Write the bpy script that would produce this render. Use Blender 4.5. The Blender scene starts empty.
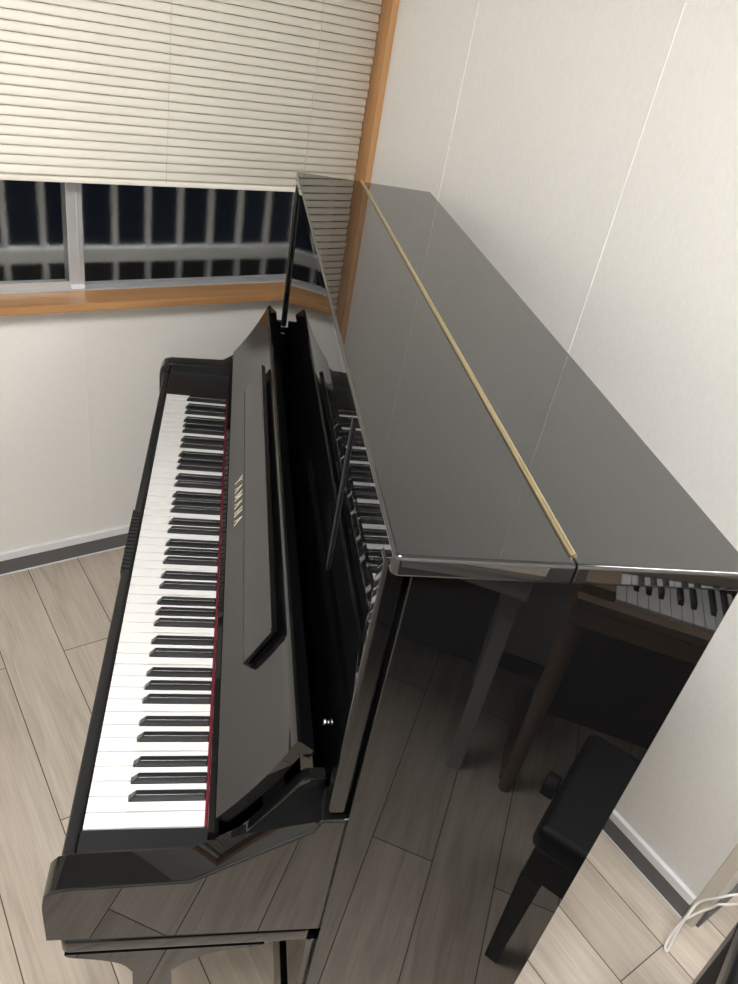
import bpy, bmesh, math, random
from mathutils import Vector, Matrix
random.seed(7)
C = bpy.context.scene.collection
PI = math.pi
YAW = 0.4616            # the piano stands at an angle to the room
KZ = 0.735              # key top height

# ---------------------------------------------------------------- materials
def mat(name, col, rough=0.5, metal=0.0, ior=1.5, spec=None, **kw):
    m = bpy.data.materials.new(name); m.use_nodes = True
    b = m.node_tree.nodes['Principled BSDF']
    b.inputs['Base Color'].default_value = (*col, 1)
    b.inputs['Roughness'].default_value = rough
    b.inputs['Metallic'].default_value = metal
    b.inputs['IOR'].default_value = ior
    for k, v in kw.items(): b.inputs[k].default_value = v
    return m
def nt(m): return m.node_tree.nodes, m.node_tree.links, m.node_tree.nodes['Principled BSDF']
def noise_mix(m, c1, c2, scale, detail=4, stretch=(1, 1, 1), coord='Object', lo=.3, hi=.7):
    n, l, b = nt(m)
    tc = n.new('ShaderNodeTexCoord'); mp = n.new('ShaderNodeMapping')
    mp.inputs['Scale'].default_value = stretch
    ns = n.new('ShaderNodeTexNoise'); ns.inputs['Scale'].default_value = scale; ns.inputs['Detail'].default_value = detail
    cr = n.new('ShaderNodeValToRGB')
    cr.color_ramp.elements[0].position = lo; cr.color_ramp.elements[0].color = (*c1, 1)
    cr.color_ramp.elements[1].position = hi; cr.color_ramp.elements[1].color = (*c2, 1)
    l.new(tc.outputs[coord], mp.inputs['Vector']); l.new(mp.outputs[0], ns.inputs['Vector'])
    l.new(ns.outputs['Fac'], cr.inputs['Fac']); l.new(cr.outputs[0], b.inputs['Base Color'])
    return ns, mp
def bump_from(m, sock, strength, dist=0.001):
    n, l, b = nt(m)
    bp = n.new('ShaderNodeBump'); bp.inputs['Strength'].default_value = strength; bp.inputs['Distance'].default_value = dist
    l.new(sock, bp.inputs['Height']); l.new(bp.outputs[0], b.inputs['Normal'])

def wall_material():
    m = mat('woven_wallpaper', (.80, .78, .735), .6)
    n, l, b = nt(m)
    tc = n.new('ShaderNodeTexCoord')
    ns = n.new('ShaderNodeTexNoise'); ns.inputs['Scale'].default_value = 260; ns.inputs['Detail'].default_value = 2
    mp = n.new('ShaderNodeMapping'); mp.inputs['Scale'].default_value = (1, 1, .25)
    l.new(tc.outputs['Object'], mp.inputs['Vector']); l.new(mp.outputs[0], ns.inputs['Vector'])
    bump_from(m, ns.outputs['Fac'], .12, .0008)
    cr = n.new('ShaderNodeValToRGB')
    cr.color_ramp.elements[0].position = .2; cr.color_ramp.elements[0].color = (.77, .758, .728, 1)
    cr.color_ramp.elements[1].position = .8; cr.color_ramp.elements[1].color = (.83, .818, .788, 1)
    l.new(ns.outputs['Fac'], cr.inputs['Fac']); l.new(cr.outputs[0], b.inputs['Base Color'])
    return m
def floor_material():
    m = mat('oak_floor_planks', (.5, .42, .33), .38)
    n, l, b = nt(m)
    tc = n.new('ShaderNodeTexCoord')
    mp = n.new('ShaderNodeMapping'); mp.inputs['Location'].default_value = (-.807 + .914*2, -.077 + .152*40, 0)
    l.new(tc.outputs['Object'], mp.inputs['Vector'])
    br = n.new('ShaderNodeTexBrick'); br.offset = .44; br.offset_frequency = 2; br.squash = 1
    br.inputs['Scale'].default_value = 1; br.inputs['Brick Width'].default_value = .914; br.inputs['Row Height'].default_value = .152
    br.inputs['Mortar Size'].default_value = .0012; br.inputs['Mortar Smooth'].default_value = .0
    br.inputs['Color1'].default_value = (0, 0, 0, 1); br.inputs['Color2'].default_value = (1, 1, 1, 1); br.inputs['Mortar'].default_value = (0, 0, 0, 1)
    l.new(mp.outputs[0], br.inputs['Vector'])
    # grain: noise stretched along the plank, shifted plank by plank
    sh = n.new('ShaderNodeVectorMath'); sh.operation = 'MULTIPLY_ADD'
    l.new(br.outputs['Color'], sh.inputs[0]); sh.inputs[1].default_value = (7.3, 3.1, 5.7); l.new(tc.outputs['Object'], sh.inputs[2])
    g1m = n.new('ShaderNodeMapping'); g1m.inputs['Scale'].default_value = (2.2, 16, 1); l.new(sh.outputs[0], g1m.inputs['Vector'])
    g1 = n.new('ShaderNodeTexNoise'); g1.inputs['Scale'].default_value = 1.3; g1.inputs['Detail'].default_value = 6; g1.inputs['Distortion'].default_value = 1.2
    l.new(g1m.outputs[0], g1.inputs['Vector'])
    g2m = n.new('ShaderNodeMapping'); g2m.inputs['Scale'].default_value = (6, 170, 1); l.new(sh.outputs[0], g2m.inputs['Vector'])
    g2 = n.new('ShaderNodeTexNoise'); g2.inputs['Scale'].default_value = 1; g2.inputs['Detail'].default_value = 3
    l.new(g2m.outputs[0], g2.inputs['Vector'])
    cr = n.new('ShaderNodeValToRGB')
    e = cr.color_ramp.elements
    e[0].position = .28; e[0].color = (.42, .36, .295, 1); e[1].position = .72; e[1].color = (.575, .51, .435, 1)
    x = e.new(.46); x.color = (.51, .445, .375, 1)
    l.new(g1.outputs['Fac'], cr.inputs['Fac'])
    mx = n.new('ShaderNodeMix'); mx.data_type = 'RGBA'; mx.blend_type = 'MULTIPLY'; mx.inputs[0].default_value = 1
    cr2 = n.new('ShaderNodeValToRGB'); cr2.color_ramp.elements[0].position = .3; cr2.color_ramp.elements[0].color = (.91, .905, .90, 1)
    cr2.color_ramp.elements[1].position = .65; cr2.color_ramp.elements[1].color = (1.06, 1.06, 1.06, 1)
    l.new(g2.outputs['Fac'], cr2.inputs['Fac']); l.new(cr.outputs[0], mx.inputs[6]); l.new(cr2.outputs[0], mx.inputs[7])
    tint = n.new('ShaderNodeValToRGB'); tint.color_ramp.elements[0].color = (.88, .875, .87, 1); tint.color_ramp.elements[1].color = (1.1, 1.1, 1.1, 1)
    l.new(br.outputs['Color'], tint.inputs['Fac'])
    mx2 = n.new('ShaderNodeMix'); mx2.data_type = 'RGBA'; mx2.blend_type = 'MULTIPLY'; mx2.inputs[0].default_value = 1
    l.new(mx.outputs[2], mx2.inputs[6]); l.new(tint.outputs[0], mx2.inputs[7])
    mx3 = n.new('ShaderNodeMix'); mx3.data_type = 'RGBA'; mx3.inputs[7].default_value = (.07, .05, .035, 1)
    l.new(br.outputs['Fac'], mx3.inputs[0]); l.new(mx2.outputs[2], mx3.inputs[6])
    l.new(mx3.outputs[2], b.inputs['Base Color'])
    bump_from(m, g2.outputs['Fac'], .08, .0006)
    return m
def wood_material(name, c1, c2, rough, stretch, scale=1.0):
    m = mat(name, c1, rough)
    ns, mp = noise_mix(m, c1, c2, scale, 5, stretch)
    ns.inputs['Distortion'].default_value = .6
    return m

M = {}
M['wall'] = wall_material()
M['floor'] = floor_material()
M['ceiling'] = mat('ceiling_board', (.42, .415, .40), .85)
M['joint'] = mat('white_joint_strip', (.80, .79, .76), .55)
M['base_dark'] = mat('dark_grey_baseboard', (.12, .12, .125), .45)
M['base_white'] = mat('white_base_moulding', (.78, .78, .80), .35)
M['post'] = mat('beige_corner_trim', (.62, .56, .48), .5)
M['orange_wood_h'] = wood_material('orange_wood_sill', (.40, .205, .085), (.50, .275, .125), .3, (40, 3, 40))
M['orange_wood_v'] = wood_material('orange_wood_jamb', (.40, .205, .085), (.50, .275, .125), .3, (40, 40, 2))
M['alu'] = mat('brushed_aluminium', (.60, .60, .61), .38, .55)
M['blind'] = mat('cream_blind_slat', (.80, .765, .68), .38)
M['cord'] = mat('cream_cord', (.62, .60, .54), .7)
M['black'] = mat('polished_ebony', (.0035, .0036, .004), .012, ior=1.52)
M['black_lid'] = mat('polished_ebony_lid', (.010, .0105, .0108), .012, ior=1.85)
M['black_satin'] = mat('satin_black', (.011, .0115, .013), .3)
M['black_key'] = mat('black_key', (.012, .0125, .014), .24)
M['white_key'] = mat('white_key', (.74, .735, .725), .22)
M['key_wood'] = mat('key_core_wood', (.5, .38, .22), .6)
M['felt'] = mat('red_felt', (.17, .01, .025), .95)
M['gold'] = mat('brass', (.74, .63, .40), .3, 1.0)
M['gold_letter'] = mat('gold_inlay', (.88, .82, .58), .45, .3)
M['chrome'] = mat('chrome', (.45, .45, .45), .2, 1.0)
M['rubber'] = mat('black_rubber', (.015, .015, .016), .6)
M['leather'] = mat('black_leather', (.010, .011, .013), .42)
ln, lm = noise_mix(M['leather'], (.005, .006, .008), (.008, .009, .011), 300, 3)
bump_from(M['leather'], ln.outputs['Fac'], .25, .0006)
M['oak'] = wood_material('oak_case', (.19, .13, .08), (.24, .165, .105), .4, (30, 3, 30))
M['oak_dark'] = wood_material('dark_oak_panel', (.05, .036, .025), (.065, .045, .03), .5, (30, 3, 30))
M['desk_grey'] = mat('pale_grey_laminate', (.46, .46, .45), .45)
M['desk_top'] = wood_material('pale_wood_top', (.42, .36, .30), (.52, .46, .39), .4, (30, 3, 30))
M['white_cable'] = mat('white_cable', (.82, .80, .77), .4)
M['rail'] = mat('pale_painted_metal', (.60, .58, .54), .5)
M['outdoor'] = mat('dark_outdoor_ground', (.03, .03, .03), .9)
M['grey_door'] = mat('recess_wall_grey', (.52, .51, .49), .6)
# frosted glass
g = bpy.data.materials.new('frosted_glass'); g.use_nodes = True
gb = g.node_tree.nodes['Principled BSDF']
gb.inputs['Base Color'].default_value = (.92, .94, .95, 1); gb.inputs['Transmission Weight'].default_value = 1
gb.inputs['Roughness'].default_value = .2; gb.inputs['IOR'].default_value = 1.18
M['glass'] = g
gt = g.node_tree.nodes.new('ShaderNodeTexCoord'); gn = g.node_tree.nodes.new('ShaderNodeTexNoise')
gn.inputs['Scale'].default_value = 120; gn.inputs['Detail'].default_value = 2
g.node_tree.links.new(gt.outputs['Object'], gn.inputs['Vector']); bump_from(g, gn.outputs['Fac'], .35, .002)
# lamp diffuser
e = bpy.data.materials.new('lamp_diffuser'); e.use_nodes = True
eb = e.node_tree.nodes['Principled BSDF']
eb.inputs['Base Color'].default_value = (.9, .9, .9, 1)
eb.inputs['Emission Color'].default_value = (1.0, .985, .965, 1); eb.inputs['Emission Strength'].default_value = 57
M['lamp'] = e
e2 = e.copy(); e2.name = 'recess_lamp_diffuser'
e2.node_tree.nodes['Principled BSDF'].inputs['Emission Strength'].default_value = 30
M['lamp_recess'] = e2

# ---------------------------------------------------------------- mesh helpers
class MB:
    def __init__(s): s.bm = bmesh.new()
    def _merge(s, b2, bev=0, seg=3, mtx=None, sel=None):
        if bev > 0:
            bmesh.ops.recalc_face_normals(b2, faces=b2.faces[:])
            ed = [x for x in b2.edges if len(x.link_faces) == 2 and x.calc_face_angle(0) > math.radians(25)] if sel is None else [x for x in b2.edges if sel(x)]
            bmesh.ops.bevel(b2, geom=ed, offset=bev, segments=seg, profile=.5, affect='EDGES', clamp_overlap=True)
        if mtx is not None: b2.transform(mtx)
        bmesh.ops.recalc_face_normals(b2, faces=b2.faces[:])
        me = bpy.data.meshes.new('t'); b2.to_mesh(me); b2.free()
        s.bm.from_mesh(me); bpy.data.meshes.remove(me)
        return s
    def prism(s, poly, axis, lo, hi, bev=0, seg=3, mtx=None, sel=None):
        """extrude a 2-D polygon; axis 'x': poly=(y,z); 'y': (x,z); 'z': (x,y)"""
        b = bmesh.new()
        def P(p, t): return {'x': (t, p[0], p[1]), 'y': (p[0], t, p[1]), 'z': (p[0], p[1], t)}[axis]
        v0 = [b.verts.new(P(p, lo)) for p in poly]; v1 = [b.verts.new(P(p, hi)) for p in poly]
        n = len(poly)
        b.faces.new(v0); b.faces.new(v1[::-1])
        for i in range(n): b.faces.new((v0[i], v1[i], v1[(i+1) % n], v0[(i+1) % n]))
        return s._merge(b, bev, seg, mtx, sel)
    def box(s, x0, x1, y0, y1, z0, z1, bev=0, seg=3, mtx=None, sel=None):
        return s.prism([(x0, y0), (x1, y0), (x1, y1), (x0, y1)], 'z', z0, z1, bev, seg, mtx, sel)
    def frustum(s, bot, top, z0, z1, bev=0, seg=3, mtx=None):
        b = bmesh.new()
        v0 = [b.verts.new((*p, z0)) for p in bot]; v1 = [b.verts.new((*p, z1)) for p in top]
        n = len(bot); b.faces.new(v0[::-1]); b.faces.new(v1)
        for i in range(n): b.faces.new((v0[i], v0[(i+1) % n], v1[(i+1) % n], v1[i]))
        return s._merge(b, bev, seg, mtx)
    def cyl(s, p0, p1, r0, r1=None, seg=16, bev=0):
        r1 = r0 if r1 is None else r1
        p0, p1 = Vector(p0), Vector(p1); d = p1 - p0
        b = bmesh.new()
        bmesh.ops.create_cone(b, cap_ends=True, segments=seg, radius1=r0, radius2=r1, depth=d.length)
        q = Vector((0, 0, 1)).rotation_difference(d.normalized()).to_matrix().to_4x4()
        return s._merge(b, bev, 3, Matrix.Translation((p0+p1)/2) @ q)
    def ball(s, c, r, sc=(1, 1, 1)):
        b = bmesh.new(); bmesh.ops.create_uvsphere(b, u_segments=20, v_segments=12, radius=r)
        return s._merge(b, 0, 3, Matrix.Translation(c) @ Matrix.Diagonal((*sc, 1)))
    def tube(s, pts, r, seg=10, closed=False):
        b = bmesh.new(); rings = []
        pts = [Vector(p) for p in pts]; n = len(pts); up = None
        for i, p in enumerate(pts):
            t = (pts[min(i+1, n-1)] - pts[max(i-1, 0)]).normalized()
            if up is None: up = t.orthogonal().normalized()
            up = (up - t*up.dot(t)).normalized(); side = t.cross(up)
            rings.append([b.verts.new(p + r*(math.cos(2*PI*k/seg)*up + math.sin(2*PI*k/seg)*side)) for k in range(seg)])
        for i in range(n-1):
            for k in range(seg):
                b.faces.new((rings[i][k], rings[i][(k+1) % seg], rings[i+1][(k+1) % seg], rings[i+1][k]))
        b.faces.new(rings[0][::-1]); b.faces.new(rings[-1])
        return s._merge(b)
    def build(s, name, m, parent=None, smooth=True, wn=True):
        me = bpy.data.meshes.new(name); s.bm.to_mesh(me); s.bm.free()
        me.materials.append(m if not isinstance(m, str) else M[m])
        o = bpy.data.objects.new(name, me); C.objects.link(o)
        if smooth:
            me.shade_smooth()
            me.set_sharp_from_angle(angle=math.radians(32))
            if wn:
                w = o.modifiers.new('weighted', 'WEIGHTED_NORMAL'); w.weight = 100; w.keep_sharp = True
        if parent: o.parent = parent
        return o
def spline(pts, n=12):
    pts = [Vector(p) for p in pts]; out = []
    for i in range(len(pts)-1):
        p0, p1, p2, p3 = pts[max(i-1, 0)], pts[i], pts[i+1], pts[min(i+2, len(pts)-1)]
        for k in range(n):
            t = k/n
            out.append(.5*((2*p1) + (p2-p0)*t + (2*p0-5*p1+4*p2-p3)*t*t + (3*p1-p0-3*p2+p3)*t**3))
    out.append(pts[-1]); return out
def thing(name, label, cat, loc=(0, 0, 0), rz=0, group=None):
    o = bpy.data.objects.new(name, None); C.objects.link(o); o.empty_display_size = .1
    o.location = loc; o.rotation_euler = (0, 0, rz)
    o['label'] = label; o['category'] = cat
    if group: o['group'] = group
    return o
def tag(o, label, cat, group=None):
    o['label'] = label; o['category'] = cat
    if group: o['group'] = group
    return o
def struct(name, mb, m, label, cat, parent=None):
    o = mb.build(name, m, parent) if mb else None
    o['kind'] = 'structure'; o['label'] = label; o['category'] = cat
    return o

# ---------------------------------------------------------------- room (X towards the camera end, Y towards the long wall)
WW, WB = -1.419, 1.2485       # window wall, long wall behind the piano
NA, NB = 1.53, -1.55          # walls behind the camera
CA, RB = .416, 2.10           # outer corner and back of the recess
H = 2.42
struct('floor', MB().box(WW-.1, NA+.1, NB-.1, RB+.1, -.1, 0), 'floor', 'pale greyish oak plank floor', 'floor')
struct('ceiling', MB().box(WW-.13, NA+.1, NB-.1, RB+.1, H, H+.1), 'ceiling', 'plain white ceiling', 'ceiling')
OB0, OB1, OZ0, OZ1 = -.62, 1.2475, .887, 2.02      # window opening (inside of the wooden frame)
ft = .0225
w = MB()
w.box(WW-.13, WW, NB, WB+.1, 0, OZ0-ft)
w.box(WW-.13, WW, OB1+ft, WB+.1, OZ0-ft, OZ1+ft)
w.box(WW-.13, WW, NB, WB+.1, OZ1+ft, H)
w.box(WW-.13, WW, NB, OB0-ft, OZ0-ft, OZ1+ft)
wl = struct('wall_left', w, 'wall', 'off-white panelled wall below and around the window', 'wall')
j = MB()
for b in (.4375, -.14, -.72, 1.015): j.box(WW, WW+.0012, b-.0014, b+.0014, .09, OZ0-ft)
j.build('joint_strip', 'joint', wl)
TURN = math.radians(-.85); PIV = Matrix.Translation((.1, WB, 0)) @ Matrix.Rotation(TURN, 4, 'Z') @ Matrix.Translation((-.1, -WB, 0))
wr = struct('wall_right', MB().box(WW-.13, CA, WB, WB+.12, 0, H), 'wall', 'long off-white wall behind the piano', 'wall')
j = MB()
for a in (-1.03, -.455): j.box(a-.0014, a+.0014, WB-.0012, WB, .09, H)
j.build('joint_strip', 'joint', wr)
wr.matrix_world = PIV
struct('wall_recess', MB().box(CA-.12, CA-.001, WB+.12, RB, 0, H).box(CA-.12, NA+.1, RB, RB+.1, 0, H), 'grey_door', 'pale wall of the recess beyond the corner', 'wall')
struct('wall_back', MB().box(NA, NA+.1, NB-.1, RB, 0, H), 'wall', 'off-white wall behind the desk', 'wall')
struct('wall_front', MB().box(WW-.13, NA, NB-.1, NB, 0, H), 'wall', 'off-white wall on the player side of the room', 'wall')
# baseboards: dark board with a white moulding on top
def baseboard(name, x0, x1, y0, y1, label):
    o = struct(name, MB().box(x0, x1, y0, y1, 0, .056, .001, 1), 'base_dark', label, 'baseboard')
    dx = .003 if abs(x1-x0) < .05 else 0; dy = .003 if abs(y1-y0) < .05 else 0
    MB().box(x0-dx, x1+dx, y0-dy, y1+dy, .056, .082, .002, 2).build('white_moulding', 'base_white', o)
    MB().box(x0-dx, x1+dx, y0-dy, y1+dy, 0, .004).build('floor_bead', 'base_white', o)
    return o
baseboard('baseboard_left', WW, WW+.009, NB+.002, WB+.004, 'dark grey baseboard with white moulding under the window')
br_ = baseboard('baseboard_right', WW+.03, .3884, WB-.009, WB, 'dark grey baseboard with white moulding behind the piano')
br_.matrix_world = PIV
struct('baseboard_recess', MB().box(CA+.0005, CA+.008, WB+.004, RB-.01, 0, .062), 'base_dark', 'dark baseboard round the outer corner', 'baseboard')
struct('baseboard_back', MB().box(NA-.009, NA, NB+.002, RB-.002, 0, .06), 'base_dark', 'dark baseboard behind the desk', 'baseboard')
struct('trim_1', MB().box(.389, CA+.001, WB-.011, WB+.003, 0, H, .0015, 1), 'post', 'beige trim strip on the outer wall corner', 'trim')

# window ---------------------------------------------------------------
FX = -1.350
win = bpy.data.objects.new('window_1', None); C.objects.link(win); win.location = (WW, .3, OZ0)
win['kind'] = 'structure'; win['label'] = 'sliding window with frosted panes and an orange wood frame'; win['category'] = 'window'
def wpart(mb, name, m, parent=win):
    o = mb.build(name, m); o.parent = parent
    o.matrix_parent_inverse = Matrix.Identity(4)
    if parent is win: o.location = -Vector(win.location)
    return o
wpart(MB().box(-1.443, FX, OB0-ft, OB1+ft-.0005, OZ0-ft, OZ0, .0022, 2), 'sill', 'orange_wood_h')
wpart(MB().box(-1.54, FX, OB1, OB1+ft-.0005, OZ0, OZ1, .0022, 2).box(-1.54, FX, OB0-ft, OB0, OZ0, OZ1, .0022, 2), 'jamb', 'orange_wood_v')
wpart(MB().box(-1.54, FX, OB0-ft, OB1+ft-.0005, OZ1, OZ1+ft, .0022, 2), 'head', 'orange_wood_h')
t = MB().box(-1.4505, -1.4435, OB0, OB1, OZ0-ft, OZ0+.002, .001, 1).box(-1.546, -1.451, OB0, OB1, OZ0-ft, OZ0-.016).box(-1.488, -1.485, OB0, OB1, OZ0-.016, OZ0+.001)
wpart(t, 'track', 'alu')
def sash(a, b0, b1, st0, st1):
    zb, zt, d = OZ0-.0155, OZ1-.004, .012
    f = MB().box(a-d, a+d, b0+st0, b1-st1, zb, zb+(.037 if a > -1.49 else .013), .0015, 1).box(a-d, a+d, b0+st0, b1-st1, zt-.035, zt, .0015, 1)
    f.box(a-d, a+d, b0, b0+st0, zb, zt, .0015, 1).box(a-d, a+d, b1-st1, b1, zb, zt, .0015, 1)
    for bb in (b0+.3*st0, b1-.35*st1):                  # ribs of the extruded stile
        f.box(a+d, a+d+.003, bb-.003, bb+.003, zb, zt, .001, 1)
    o = wpart(f, 'sash', 'alu')
    p = MB().box(a-.0025, a+.0025, b0+st0, b1-st1, zb+.010, zt-.03).build('pane', 'glass', o)
    return o
s1 = sash(-1.466, OB0, .452, .03, .040)
s2 = sash(-1.507, .417, OB1, .036, .03)
MB().box(-1.4535, -1.4440, .413, .450, OZ0+.003, OZ0+.014, .002, 2).build('roller_guide', 'base_white', s1)

# outside: railing, ground
rail = thing('balcony_railing', 'pale metal balcony railing outside behind the frosted window panes', 'railing', (-1.73, .3, -.02))
def rp(mb, nm, m): o = mb.build(nm, m); o.parent = rail; o.location = -Vector(rail.location); return o
rp(MB().box(-1.75, -1.715, -.9, 2.2, .868, .912, .004, 2), 'rail', 'rail')
b = -.62 - .1037*1
k = 0
bars = []
while k < 24:
    y = .315 + .1037*(k-9)
    if k == 0:
        bar0 = rp(MB().box(-1.742, -1.722, y-.008, y+.008, -.02, .868, .003, 2).box(-1.742, -1.722, y-.008, y+.008, .912, 1.75, .003, 2), 'bar', 'rail')
    else:
        c = bar0.copy(); C.objects.link(c); c.parent = rail; c.location = bar0.location + Vector((0, .1037*k, 0))
    k += 1
struct('ground', MB().box(-4.5, WW-.16, -3, 4, -.12, -.02), 'outdoor', 'dark ground outside the window', 'ground')

# venetian blind -------------------------------------------------------
BA, BB0, BB1, BZ = -1.391, OB0+.012, 1.236, 1.178
bl = thing('venetian_blind', 'cream horizontal slat blind lowered over the upper window', 'blind', (BA, .62, BZ))
def bp_(mb, nm, m, **kw): o = mb.build(nm, m, **kw); o.parent = bl; o.location = -Vector(bl.location); return o
sl = MB()
tilt = math.radians(80)
z = BZ + .0245; n = 0
while z < 1.985:
    b2 = bmesh.new(); prof = []
    for i in range(6):
        u = -1 + 2*i/5
        prof.append((u*.0098, .0012*(1-u*u)))
    jit = random.uniform(-.002, .002)
    vs = []
    for (px, pz) in prof:
        ax = BA + px*math.cos(tilt)*1 - pz*math.sin(tilt)*-1
        az = z - px*math.sin(tilt) + pz*math.cos(tilt)
        vs.append((b2.verts.new((ax, BB0+jit, az)), b2.verts.new((ax, BB1+jit, az))))
    for i in range(5): b2.faces.new((vs[i][0], vs[i][1], vs[i+1][1], vs[i+1][0]))
    sl._merge(b2); z += .0206; n += 1
so = bp_(sl, 'slats', 'blind', wn=False)
sd = so.modifiers.new('thick', 'SOLIDIFY'); sd.thickness = .0006
bp_(MB().box(BA-.011, BA+.011, BB0, BB1, BZ, BZ+.013, .003, 2), 'bottom_rail', 'blind')
bp_(MB().box(BA-.018, BA+.018, BB0, BB1, 1.985, 2.015, .002, 2), 'head_rail', 'blind')
for b in (.645, 1.052, .05, -.4):
    bp_(MB().tube([(BA+.0115, b, BZ+.005), (BA+.0115, b, 1.99)], .0007, 6), 'ladder_cord', 'cord')
bl.rotation_euler = (math.radians(-.5), 0, 0)

# ---------------------------------------------------------------- the upright piano (local: x along the keys, y towards its back)
P = thing('upright_piano', 'glossy black upright piano with its keyboard open, standing askew before the wall', 'piano', (0, 0, 0), -YAW)
XN, XF = .0954, -1.4104        # outer sides
XL0, XL1 = -1.4224, .1074      # lid
YF, YB = .2856, .637
ZT = 1.2827
def pp(mb, nm, m='black', parent=P, **kw): return mb.build(nm, m, parent, **kw)
# sides
for x0, x1, st0, st1 in ((XN-.036, XN, XN-.036, XN-.011), (XF, XF+.036, XF+.011, XF+.0215)):
    side = pp(MB().box(x0, x1, .3086, YB, .0, ZT-.0236, .0018, 3), 'side_panel')
    q = MB().box(st0, st1, YF, .3085, .8845, ZT-.0236, .005, 4)
    pp(q, 'front_stile', parent=side)
    pp(MB().box(st0, st1, .297, .3085, .0, .600, .002, 2), 'lower_stile', parent=side)
# arms (cheeks) with sloping shoulder
def arm(x0, x1):
    poly = [(-.0300, .645), (.3085, .640), (.3085, .8807), (.2795, .8800), (.2715, .8600), (.1372, .7640), (-.004, .7570), (-.020, .7515), (-.0285, .740), (-.031, .725)]
    def sel(ed): return abs(ed.verts[0].co.x-ed.verts[1].co.x) < 1e-6 and min(v.co.z for v in ed.verts) > .70 and max(v.co.y for v in ed.verts) < .309
    return pp(MB().prism(poly, 'x', x0, x1, .0035, 3, None, sel), 'arm')
arm(.043, .0895); arm(-1.4045, -1.358)
for x0, x1 in ((.0400, .0560), (-1.3705, -1.3545)):
    pp(MB().prism([(.170, .700), (.170, .770), (.200, .8090), (.234, .866), (.256, .908), (.262, .912), (.2840, .912), (.2840, .700)], 'x', x0, x1, .002, 2), 'cheek_block')
# key blocks
pp(MB().box(.0015, .0425, -.002, .157, .66, .7365, .0015, 2), 'key_block', 'black_satin')
pp(MB().box(-1.3575, -1.2235, -.002, .157, .66, .7365, .0015, 2), 'key_block', 'black_satin')
# key slip with rounded top, ribbed finger strip in the middle
pp(MB().box(-1.3575, .0425, -.0195, -.0035, .648, .7335, .004, 4), 'key_slip', 'black_satin')
gb_ = MB()
x = -.695
while x < -.512:
    gb_.box(x, x+.0085, -.0215, -.0045, .7337, .7372, .001, 2); x += .0115
gb_.box(-.698, -.508, -.0213, -.0197, .704, .7355, .003, 2)
pp(gb_, 'ribbed_finger_strip', 'black_satin')
# key bed and moulding
pp(MB().box(XF+.009, XN-.007, -.016, .30, .603, .6385, .009, 4), 'key_bed')
# key strip and felt
pp(MB().box(-1.3575, .0425, .1545, .168, .66, .790, .001, 2), 'key_strip')
pp(MB().box(-1.2235, .0015, .1515, .1540, .715, .7385), 'key_felt', 'felt')
# keys
W = .0235; X0 = -52*W
white_names = 'ABCDEFG'
OCT = .1645
center = {}   # black key centre inside an octave, from the left side of C
for nm, c in {'C#': 1*W-.0022, 'D#': 2*W+.0022, 'F#': 4*W-.0032, 'G#': 5*W, 'A#': 6*W+.0032}.items(): center[nm] = c
has_right = {'C': 'C#', 'D': 'D#', 'F': 'F#', 'G': 'G#', 'A': 'A#'}
has_left = {'D': 'C#', 'E': 'D#', 'G': 'F#', 'A': 'G#', 'B': 'A#'}
order = 'CDEFGAB'
BW = .0056
key_meshes = {}
def white_mesh(nm, first=False, last=False):
    i = order.index(nm); xl, xr = .0007, W-.0007
    tl, tr = xl, xr
    if nm in has_left and not first: tl = center[has_left[nm]] - i*W + BW + .0004
    if nm in has_right and not last: tr = center[has_right[nm]] - i*W - BW - .0004
    poly = [(xl, 0), (xr, 0), (xr, .0505), (tr, .0505), (tr, .1512), (tl, .1512), (tl, .0505), (xl, .0505)]
    out = []
    for p in poly:
        if not out or (abs(p[0]-out[-1][0])+abs(p[1]-out[-1][1])) > 1e-5: out.append(p)
    mb = MB()
    def sel(ed): return all(v.co.z > KZ-.0005 for v in ed.verts) and max(v.co.y for v in ed.verts) < .0506
    mb.prism(out, 'z', KZ-.022, KZ, .0008, 2, None, sel)
    return mb
def black_mesh():
    # sloped front, narrower top
    b = bmesh.new()
    y0, y1, z0, z1 = .0515, .1512, KZ-.006, KZ+.0118
    wb, wt = .0054, .0043
    vs = [(-wb, y0, z0), (wb, y0, z0), (wb, y1, z0), (-wb, y1, z0), (-wb, y0+.0005, KZ+.002), (wb, y0+.0005, KZ+.002), (wb, y1, KZ+.002), (-wb, y1, KZ+.002),
          (-wt, y0+.0085, z1), (wt, y0+.0085, z1), (wt, y1, z1), (-wt, y1, z1)]
    v = [b.verts.new(x) for x in vs]
    for f in ((3, 2, 1, 0), (0, 1, 5, 4), (1, 2, 6, 5), (2, 3, 7, 6), (3, 0, 4, 7), (4, 5, 9, 8), (5, 6, 10, 9), (6, 7, 11, 10), (7, 4, 8, 11), (8, 9, 10, 11)): b.faces.new([v[i] for i in f])
    mb = MB()
    def sel(ed): return max(v.co.z for v in ed.verts) > KZ+.01
    return mb._merge(b, .0016, 4, None, sel)
def keyboard(root):
    for k in range(52):
        nm = white_names[k % 7]
        kk = nm + ('f' if k == 0 else '') + ('l' if k == 51 else '')
        if kk not in key_meshes:
            o = white_mesh(nm, k == 0, k == 51).build('white_key', 'white_key', root); key_meshes[kk] = o
        else:
            o = key_meshes[kk].copy(); C.objects.link(o); o.parent = root
        o.location = (X0 + k*W, 0, 0)
        if nm in has_right and k < 51:
            if 'b' not in key_meshes:
                o = black_mesh().build('black_key', 'black_key', root); key_meshes['b'] = o
            else:
                o = key_meshes['b'].copy(); C.objects.link(o); o.parent = root
            o.location = (X0 + (k-order.index(nm))*W + center[has_right[nm]], 0, 0)
keyboard(P)

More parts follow.
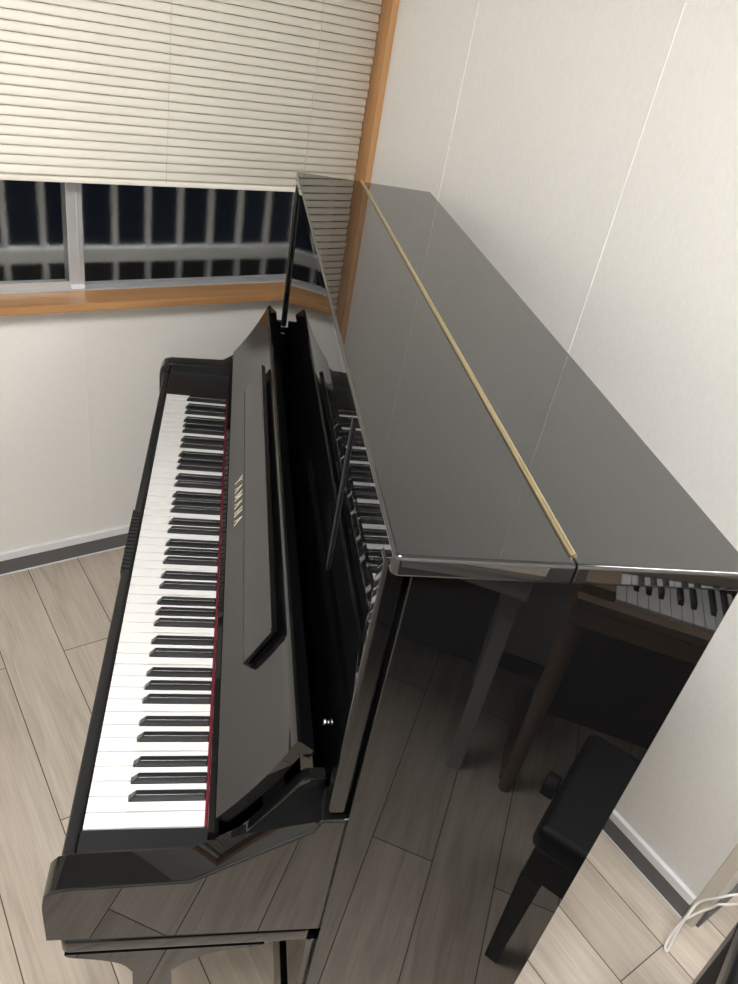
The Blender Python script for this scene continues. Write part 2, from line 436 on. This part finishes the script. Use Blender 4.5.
# open fallboard, leaning back
FX0, FX1 = -1.352, .0385
p0 = Vector((.1630, .812)); q0 = Vector((.2400, .9430))
d = (q0-p0).normalized(); nn = Vector((-d.y, d.x))          # nn points to the player
back = -nn*.017
FL = (q0-p0).length; SAG = .0048
def fbv(s, off): t = min(max(s/FL, 0), 1); return p0 + d*s + nn*(off - 4*SAG*t*(1-t))
prof = [fbv(FL*i/12, 0) for i in range(13)] + [ Vector((.2420, .9495)), Vector((.2460, .9550)), Vector((.2500, .9545)), Vector((.2678, .9385)), Vector((.2683, .9345)), Vector((.2625, .9265)), Vector((.256, .929)), Vector((.249, .9345)), q0+back-d*.004] + [fbv(FL*i/6, 0)+back for i in range(5, -1, -1)]
fall = pp(MB().prism([(v.x, v.y) for v in prof], 'x', FX0, FX1, .0012, 3), 'fallboard')
def on_fb(s, off): v = fbv(s, off); return (v.x, v.y)
def fbpoly(s0, s1, o0, o1): return [on_fb(s0, o0), on_fb(s1, o0), on_fb(s1, o1), on_fb(s0, o1)]
shelf = pp(MB().prism(fbpoly(.0660, .1360, .0045, .0115), 'x', -1.004, -.158, .001, 2), 'music_shelf', parent=fall)
pp(MB().prism(fbpoly(.1363, .1425, .0045, .0150), 'x', -1.004, -.158, .0015, 2), 'shelf_lip', parent=shelf)
pp(MB().prism(fbpoly(.0635, .0658, -.0005, .0110), 'x', -1.004, -.158), 'shelf_gap_shade', 'rubber', parent=shelf)  # dark strip put in for the shaded gap along the shelf's lower edge
# lettering
def letter_polys(ch):
    def bar(p, q, t):
        p, q = Vector(p), Vector(q); dd = (q-p).normalized(); n2 = Vector((-dd.y, dd.x))*t/2
        return [p-n2, q-n2, q+n2, p+n2]
    S, T = .16, .06
    def serif(x, y, w_=.34): return [Vector((x-w_/2, y)), Vector((x+w_/2, y)), Vector((x+w_/2, y+.06)), Vector((x-w_/2, y+.06))]
    if ch == 'Y': return [bar((.12, .96), (.5, .45), S), bar((.88, .96), (.5, .45), T+.03), bar((.5, .02), (.5, .5), S), serif(.5, 0), serif(.14, .94), serif(.86, .94)]
    if ch == 'A': return [bar((.12, .03), (.5, 1), T+.02), bar((.5, 1), (.86, .03), S), bar((.24, .33), (.76, .33), T), serif(.12, 0, .28), serif(.86, 0, .32)]
    if ch == 'M': return [bar((.12, .02), (.14, .98), T+.02), bar((.16, .96), (.5, .12), S), bar((.5, .12), (.82, .96), T+.02), bar((.86, .02), (.84, .98), S), serif(.12, 0, .26), serif(.86, 0, .32), serif(.12, .94, .24), serif(.86, .94, .26)]
    if ch == 'H': return [bar((.2, .02), (.2, .98), S), bar((.8, .02), (.8, .98), S), bar((.2, .5), (.8, .5), T), serif(.2, 0), serif(.8, 0), serif(.2, .94), serif(.8, .94)]
lt = MB()
for i, ch in enumerate('YAMAHA'):
    cx = -.6735 + i*.0265; hgt = .0220; wid = .0155 if ch != 'M' else .018
    for pi_, poly in enumerate(letter_polys(ch)):
        b2 = bmesh.new(); eps = .0002 + .00002*pi_
        f0 = []
        for off in (0, eps):
            row = []
            for v in poly:
                y, z = on_fb(.0215 + v.y*hgt, off)
                row.append(b2.verts.new((cx + (v.x-.5)*wid, y, z)))
            f0.append(row)
        b2.faces.new(f0[0][::-1]); b2.faces.new(f0[1])
        for k in range(4): b2.faces.new((f0[0][k], f0[0][(k+1) % 4], f0[1][(k+1) % 4], f0[1][k]))
        lt._merge(b2)
pp(lt, 'lettering', 'gold_letter', parent=fall, smooth=False)
# upper panel
PY = .2935
up = pp(MB().box(XF+.0220, XN-.0365, PY, PY+.0148, .800, ZT-.0240, .001, 2), 'upper_panel')
pp(MB().prism([(-.2005, ZT-.0240), (-.195, ZT-.0240), (-.195, 1.045), (-.1985, 1.012), (-.2005, 1.045)], 'y', PY-.003, PY, .0006, 1), 'prop_bar', 'black_satin', parent=up)
pp(MB().cyl((-.0274, PY, .908), (-.0274, PY-.003, .908), .0035, .0035, 16).ball((-.0274, PY-.004, .908), .0048), 'bumper_button', 'chrome', parent=up)
# lower panel, bottom board, back
pp(MB().box(XF+.0365, XN-.0365, .325, .345, .115, .6025, .0015, 2), 'lower_panel')
pp(MB().box(XF+.0365, XN-.0365, .318, .628, .0, .112, .002, 2), 'bottom_board')
pp(MB().box(XF+.0365, XN-.0365, .612, .634, .113, ZT-.0240), 'back_panel', 'black_satin')
# lids
HY = .4517
def lid(y0, y1, front):
    pts = [(XL0, y0), (XL1, y0), (XL1, y1), (XL0, y1)]
    mb = MB()
    b = bmesh.new()
    r = .008 if front else .004
    poly = []
    if front:
        for k in range(7):
            a = PI + PI/2*k/6; poly.append((XL0+r+r*math.cos(a), y0+r+r*math.sin(a)))
        for k in range(7):
            a = 1.5*PI + PI/2*k/6; poly.append((XL1-r+r*math.cos(a), y0+r+r*math.sin(a)))
        poly += [(XL1, y1), (XL0, y1)]
    else: poly = pts
    def sel(ed):
        zs = [v.co.z for v in ed.verts]
        if abs(zs[0]-zs[1]) > 1e-4: return False
        ym = min(v.co.y for v in ed.verts)
        if front and min(v.co.y for v in ed.verts) > y1-1e-4: return False
        if not front and max(v.co.y for v in ed.verts) < y0+1e-4: return False
        return True
    mb.prism(poly, 'z', ZT-.0230, ZT, .0042, 5, None, sel)
    return pp(mb, 'front_lid' if front else 'rear_lid', 'black_lid')
lid(YF, HY-.0012, True); lid(HY+.0012, .6360, False)
hg = MB().cyl((XL0+.004, HY, ZT+.0012), (XL1-.011, HY, ZT+.0012), .0032, .0032, 14)
hg.box(XL0+.004, XL1-.011, HY-.0009, HY+.0009, ZT-.012, ZT)
pp(hg, 'hinge', 'gold')
# front legs with scrolled bracket, toe rails
def leg_curve():
    L = [(-.012, .603), (-.006, .596), (.022, .588), (.048, .578), (.062, .566), (.071, .548)]
    R = [(.1215, .546), (.132, .560), (.148, .574), (.176, .588), (.222, .598), (.24, .603)]
    Ls = [(v.x, v.y) for v in spline([Vector((*p, 0)) for p in L], 4)]
    Rs = [(v.x, v.y) for v in spline([Vector((*p, 0)) for p in R], 4)]
    return Ls + [(.0735, .05), (.119, .05)] + Rs
for x0, x1 in ((.040, .088), (-1.403, -1.355)):
    lg = pp(MB().prism(leg_curve(), 'x', x0, x1, .0015, 2, None, lambda ed: False), 'front_leg')
    pp(MB().box(x0-.004, x1+.002, .035, .296, .0, .050, .004, 3), 'toe_rail', parent=lg)

# ---------------------------------------------------------------- digital piano (mirrored in the black side)
D = thing('digital_piano', 'oak-coloured digital piano on round legs, mirrored in the black piano side', 'piano', (1.068, .562, -.026), -PI/2-math.radians(1.2))
D0, D1 = -1.290, .078
dpart = lambda mb, nm, m='oak', par=D: mb.build(nm, m, par)
dpart(MB().box(D0, D1, -.028, .375, .655, .705, .003, 2), 'key_bed')
dpart(MB().box(D0, D1, -.030, -.003, .7055, .728, .003, 2), 'key_slip')
dpart(MB().box(D0, D1, .160, .375, .7055, .800, .005, 2), 'control_panel')
for x0, x1 in ((.003, D1), (D0, -1.2245)):
    dpart(MB().box(x0, x1, -.002, .1595, .7055, .752, .004, 2), 'cheek')
for x, y in ((.052, .024), (-1.264, .024)):
    dpart(MB().cyl((x, y, .022), (x, y, .655), .017, .026, 20), 'leg')
    dpart(MB().box(x-.021, x+.021, y+.02, .375, .022, .07, .004, 2), 'foot')
dpart(MB().box(-1.21, -.008, .335, .355, .024, .654, .002, 2), 'back_board', 'oak_dark')
keyboard(D)

# desk beside it
DK = thing('desk', 'pale grey desk standing left of the oak digital piano, seen mirrored', 'desk', (1.24, -.2, 0))
def dk(mb, nm, m): o = mb.build(nm, m, DK); o.location = -Vector(DK.location); return o
dk(MB().box(1.035, 1.465, -.85, .400, .700, .735, .003, 2), 'desk_top', 'desk_top')
dk(MB().box(1.045, 1.455, -.84, .392, .640, .6995, .002, 2), 'apron', 'desk_grey')
for a, b in ((1.085, .346), (1.085, -.83), (1.415, .346), (1.415, -.83)):
    dk(MB().box(a, a+.038, b, b+.038, 0, .6395, .002, 2), 'leg', 'desk_grey')
dk(MB().box(1.438, 1.452, -.79, .345, .06, .6395), 'modesty_panel', 'oak_dark')

# bench
B = thing('piano_bench', 'black leather piano bench in the corner, mirrored in the piano side', 'bench', (.700, .838, 0), math.radians(16))
bb = lambda mb, nm, m='black_satin', par=B: mb.build(nm, m, par)
hx, hy = .150, .290
bb(MB().box(-hx, hx, -hy, hy, .412, .476, .020, 6), 'seat', 'leather')
bb(MB().box(-hx+.012, hx-.012, -hy+.012, hy-.012, .325, .4115, .003, 2), 'frame')
for sx in (-1, 1):
    for sy in (-1, 1):
        cx, cy = sx*(hx-.032), sy*(hy-.032)
        def sq(r, ox=0, oy=0): return [(cx+ox-r, cy+oy-r), (cx+ox+r, cy+oy-r), (cx+ox+r, cy+oy+r), (cx+ox-r, cy+oy+r)]
        bb(MB().frustum(sq(.014), sq(.022), 0, .3245, .002, 2), 'leg')
for sy in (-1, 1):
    kn = MB().cyl((.028, sy*(hy-.012), .392), (.028, sy*(hy+.004), .392), .007)
    kn.cyl((.028, sy*(hy+.004), .392), (.028, sy*(hy+.032), .392), .026, .026, 28, .003)
    ko = bb(kn, 'height_knob', 'rubber')
    bb(MB().cyl((.028, sy*(hy+.0321), .392), (.028, sy*(hy+.0332), .392), .012, .012, 20), 'knob_cap', 'chrome', ko)

# white power cord looped at the corner
pts = [(.95, 1.62, .005), (.72, 1.55, .03), (.50, 1.36, .10), (.436, 1.247, .128), (.422, 1.240, .098), (.406, 1.214, .062), (.400, 1.186, .042), (.408, 1.142, .012),
       (.419, 1.134, .0045), (.414, 1.150, .02), (.409, 1.160, .045), (.404, 1.176, .080), (.402, 1.206, .118), (.424, 1.216, .165), (.450, 1.246, .195), (.52, 1.33, .24), (.75, 1.5, .34), (.93, 1.62, .37)]
tag(MB().tube(spline(pts, 10), .0028, 10).build('power_cord', 'white_cable', None, wn=False), 'white power cord looped on the floor at the wall corner', 'cord')

# ceiling lamp
for lx, ly, lm_, lab in ((.50, -.40, 'lamp', 'round white ceiling lamp above the middle of the room'), (.98, 1.15, 'lamp_recess', 'round white ceiling lamp above the recess beside the wall corner')):
    L = thing('ceiling_lamp', lab, 'lamp', (lx, ly, H))
    MB().cyl((0, 0, 0), (0, 0, -.02), .27, .27, 40).build('lamp_base', 'base_white', L)
    MB().cyl((0, 0, -.0205), (0, 0, -.075), .29, .27, 40).build('diffuser', lm_, L)

# fill light added outside to brighten the railing behind the panes
sl_ = bpy.data.lights.new('railing_fill', 'AREA'); sl_.energy = 30; sl_.size = .5; sl_.color = (.95, .98, 1)
so_ = bpy.data.objects.new('railing_fill', sl_); C.objects.link(so_)
so_.location = (-1.58, .5, 2.5); so_.rotation_euler = (0, math.radians(-12), 0)

wd = bpy.data.worlds.new('night'); bpy.context.scene.world = wd; wd.use_nodes = True
wd.node_tree.nodes['Background'].inputs[0].default_value = (.2, .28, .42, 1)
wd.node_tree.nodes['Background'].inputs[1].default_value = .02

# ---------------------------------------------------------------- camera
cd = bpy.data.cameras.new('camera'); co = bpy.data.objects.new('camera', cd); C.objects.link(co)
cd.sensor_fit = 'VERTICAL'; cd.sensor_height = 24; cd.lens = 751.3/984*24; cd.clip_start = .02
f = Vector((-.6421, .5461, -.538)).normalized(); u = Vector((-.53, .1907, .8262)); r = f.cross(u).normalized(); u = r.cross(f)
mt = Matrix((r, u, -f)).transposed().to_4x4(); mt.translation = (.5859, -.1422, 1.6615)
co.matrix_world = mt
sc = bpy.context.scene
sc.camera = co
sc.view_settings.view_transform = 'Standard'; sc.view_settings.look = 'None'; sc.view_settings.gamma = 1
sc.view_settings.use_curve_mapping = False
sc.view_settings.exposure = 0
sc.cycles.max_bounces = 12; sc.cycles.glossy_bounces = 8; sc.cycles.transmission_bounces = 8; sc.cycles.diffuse_bounces = 5
sc.cycles.sample_clamp_indirect = 6
sc.cycles.use_denoising = True
